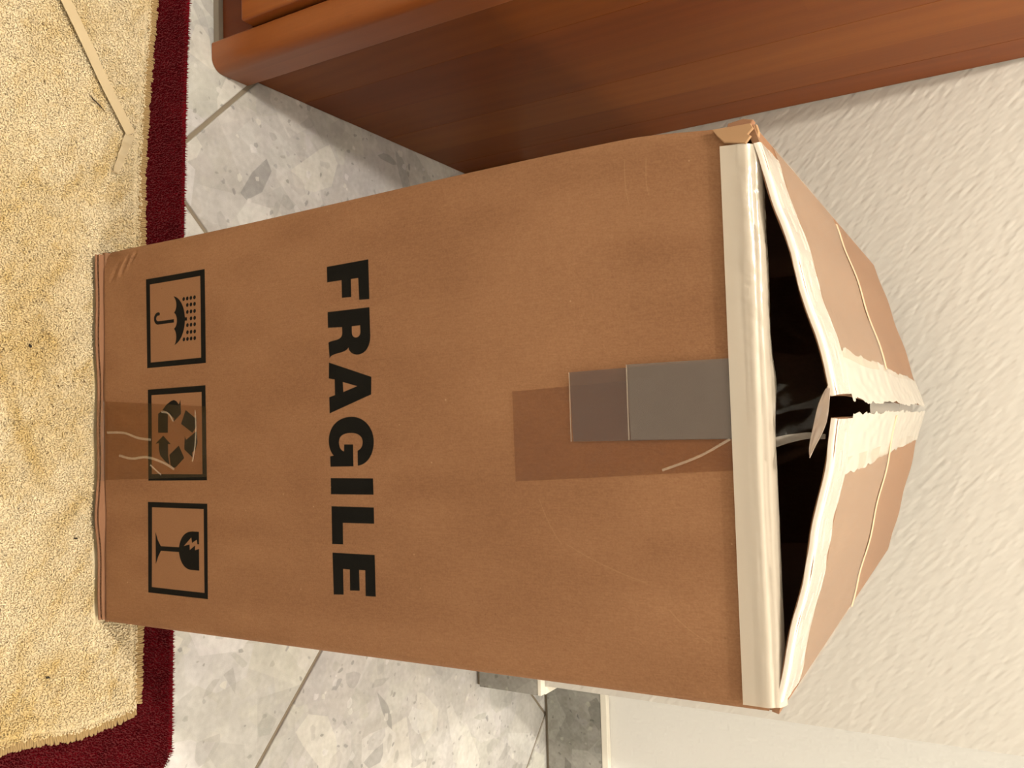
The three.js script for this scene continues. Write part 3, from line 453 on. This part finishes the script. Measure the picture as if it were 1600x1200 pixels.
  flat([[143.3, 537.9], [143.4, 610], [192.7, 610], [192.3, 539.2]], tapeGrey, 0.0017, 'clear_tape');
  mesh('tape_edge', box(0.1432, 0.1922, 0.5380, 0.5386, 0.0034, 0.0040), wrinkleMat, b); mesh('tape_edge', box(0.146, 0.1928, 0.4964, 0.4969, 0.0030, 0.0034), wrinkleMat, b);
  flat([[145.8, 0.5], [156, 141.8], [217.8, 141.2], [221.3, 0.2]], tapeBrown, 0.0006, 'brown_tape');
  // long milky tape over the upper rim
  mesh('rim_tape', sheet((u, v) => {
    const s = lerp(0.0116 + 0.004 * v, 0.3525, u), r = TR + 0.0026, len = 0.0135, L = v * (len + Math.PI * r + 0.016 + 0.006 * noise(s * 26, 1)) , lump = Math.max(-0.001, smooth(0.004, 0.018, L) * (0.0011 * (fbm(s * 70, L * 90, 12, 3) - 0.45) * (1.6 - 1.1 * smooth(0.1, 0.2, s)) + 0.0013 * (fbm(s * 9, L * 260, 15, 2) - 0.5) - 0.0011 * Math.exp(-((L - 0.0185 - 0.002 * noise(s * 14, 4)) ** 2) / 0.0000028))), stick = 0.006 * Math.exp(-((s - 0.160) ** 2) / 0.00022) * smooth(len + 0.01, len + 0.026, L);
    if (L < len) return V(s, 0.605 + L, 0.0026 + front(s, 0.605 + L) + lump); const a = Math.min(Math.PI, (L - len) / r), over = Math.max(0, L - len - Math.PI * r), rr = r + lump; return V(s, 0.605 + len + rr * Math.sin(a) - over * 0.6 + stick * 0.3, -TR + rr * Math.cos(a) + front(s, 0.605 + len) * (1 - smooth(0, 2, a)) - over * 0.5 - stick);
  }, 220, 44, 0.00015), tapeMilk, b);
  // wrinkles pressed into the lower tape
  const wrinkle = (pts, w, z = 0.0012) => mesh('tape_wrinkle', (() => { const c = new THREE.CatmullRomCurve3(pts.map(([s, t]) => V(s / 1000, t / 1000, z + front(s / 1000, t / 1000)))); const g = new THREE.TubeGeometry(c, 40, w * 1.7, 8, false), p = g.attributes.position; for (let i = 0; i < p.count; i++) { const s = p.getX(i), t = p.getY(i), z0 = z + front(s, t); p.setZ(i, z0 + (p.getZ(i) - z0) * 0.2); } g.computeVertexNormals(); return g; })(), wrinkleMat, b);
  wrinkle([[176, 4], [177, 30], [182, 50], [184, 68]], 0.0007); wrinkle([[198, 22], [201, 40], [200, 62], [205, 85], [211, 100]], 0.0007); wrinkle([[207, 67], [212, 75], [216, 82]], 0.0005); wrinkle([[159, 128], [176, 128.6], [190, 127.5], [204, 124]], 0.0005); wrinkle([[158.6, 82], [161, 92], [168, 98]].map(([s, t]) => [s, t + 1]), 0.0005);
  wrinkle([[193, 604], [203, 585], [212, 560]], 0.0005, 0.003);
  // lumpy clear tape round the bottom edge
  mesh('clear_tape', sheet((u, v) => { const s = lerp(0.145, 0.222, u), a = v * Math.PI * 0.6, l = 0.0016 * (fbm(s * 150, v * 3, 4, 3) - 0.4); return V(s, 0.001 - 0.0075 * (1 - Math.cos(a)), 0.0016 + (0.0042 + l) * Math.sin(a) + wav(s) * Math.sin(a)); }, 60, 16, 0.00015), tapeClear, b);
  // loose film across the opening and torn tails of tape at the ridge
  mesh('loose_tape', sheet((u, v) => { const s = lerp(0.138, 0.196, u), k = v, y = lerp(0.617, 0.652, k) - 0.012 * Math.sin(Math.PI * k), z = lerp(-0.016, -0.045, k); return V(s + 0.004 * noise(k * 6, 3), y + 0.001 * Math.sin(s * 300 + k * 9), z); }, 20, 20, 0.00012), tapeClear, b);
  mesh('loose_tape', sheet((u, v) => { const k = v, s = lerp(0.195, 0.206 - 0.008 * k, u) - 0.006 * k + 0.003 * noise(k * 7, 8), y = lerp(0.617, 0.652, k) - 0.013 * Math.sin(Math.PI * k); return V(s, y, lerp(-0.014, -0.042, k) + 0.001 * u); }, 8, 24, 0.00015), tapeSoft, b);
  mesh('tape_tail', sheet((u, v) => { const s = lerp(0.164, 0.204, u) + 0.001 * Math.sin(v * 9), w = 0.0078 * Math.sin(Math.PI * clamp(0.10 + 0.88 * u)) ** 0.8; return V(s, T0 + 0.0385 - u * u * 0.013 - v * w, 0.003 - 0.004 * v + 0.002 * Math.sin(u * 9)); }, 24, 8, 0.00015), milky(0.8, 0xd8c4b6, 0.3), b);
  mesh('slit_tape', sheet((u, v) => V(lerp(0.160, 0.192, u), T0 + 0.0365 - 0.002 * Math.sin(Math.PI * u), lerp(-0.583, -0.20, v)), 8, 20, 0.00015), milky(0.75, 0xb5a898, 0.3), b);
  // torn, lifted ear of card at the upper left corner
  const ear = (pts, th, mat) => { const g = new THREE.Shape(); pts.forEach(([x, y], i) => g[i ? 'lineTo' : 'moveTo'](x / 1000, y / 1000)); return new THREE.ExtrudeGeometry(g, { depth: th, bevelEnabled: true, bevelSize: 0.0004, bevelThickness: 0.0004, bevelSegments: 1 }); };
  mesh('torn_corner', ear([[0.5, 601], [5, 604], [9.5, 608], [11, 614], [12.6, 621], [9, 624], [7.5, 622], [4, 625.5], [1, 624]], 0.0016).rotateY(-0.1).translate(0, 0, 0.0004), kraftPale, b);
  mesh('torn_corner', ear([[-1.5, 611], [0.8, 610], [1.5, 624], [-1, 625.5], [-2.6, 620]], 0.006).translate(0, 0, -0.004), kraftEdge, b);
  mesh('torn_corner', ear([[1, 622], [6, 624], [10, 623.5], [8, 626.5], [4, 627], [0, 626]], 0.004).translate(0, 0, -0.009), kraftPale, b);
}

renderer.render(scene, camera);
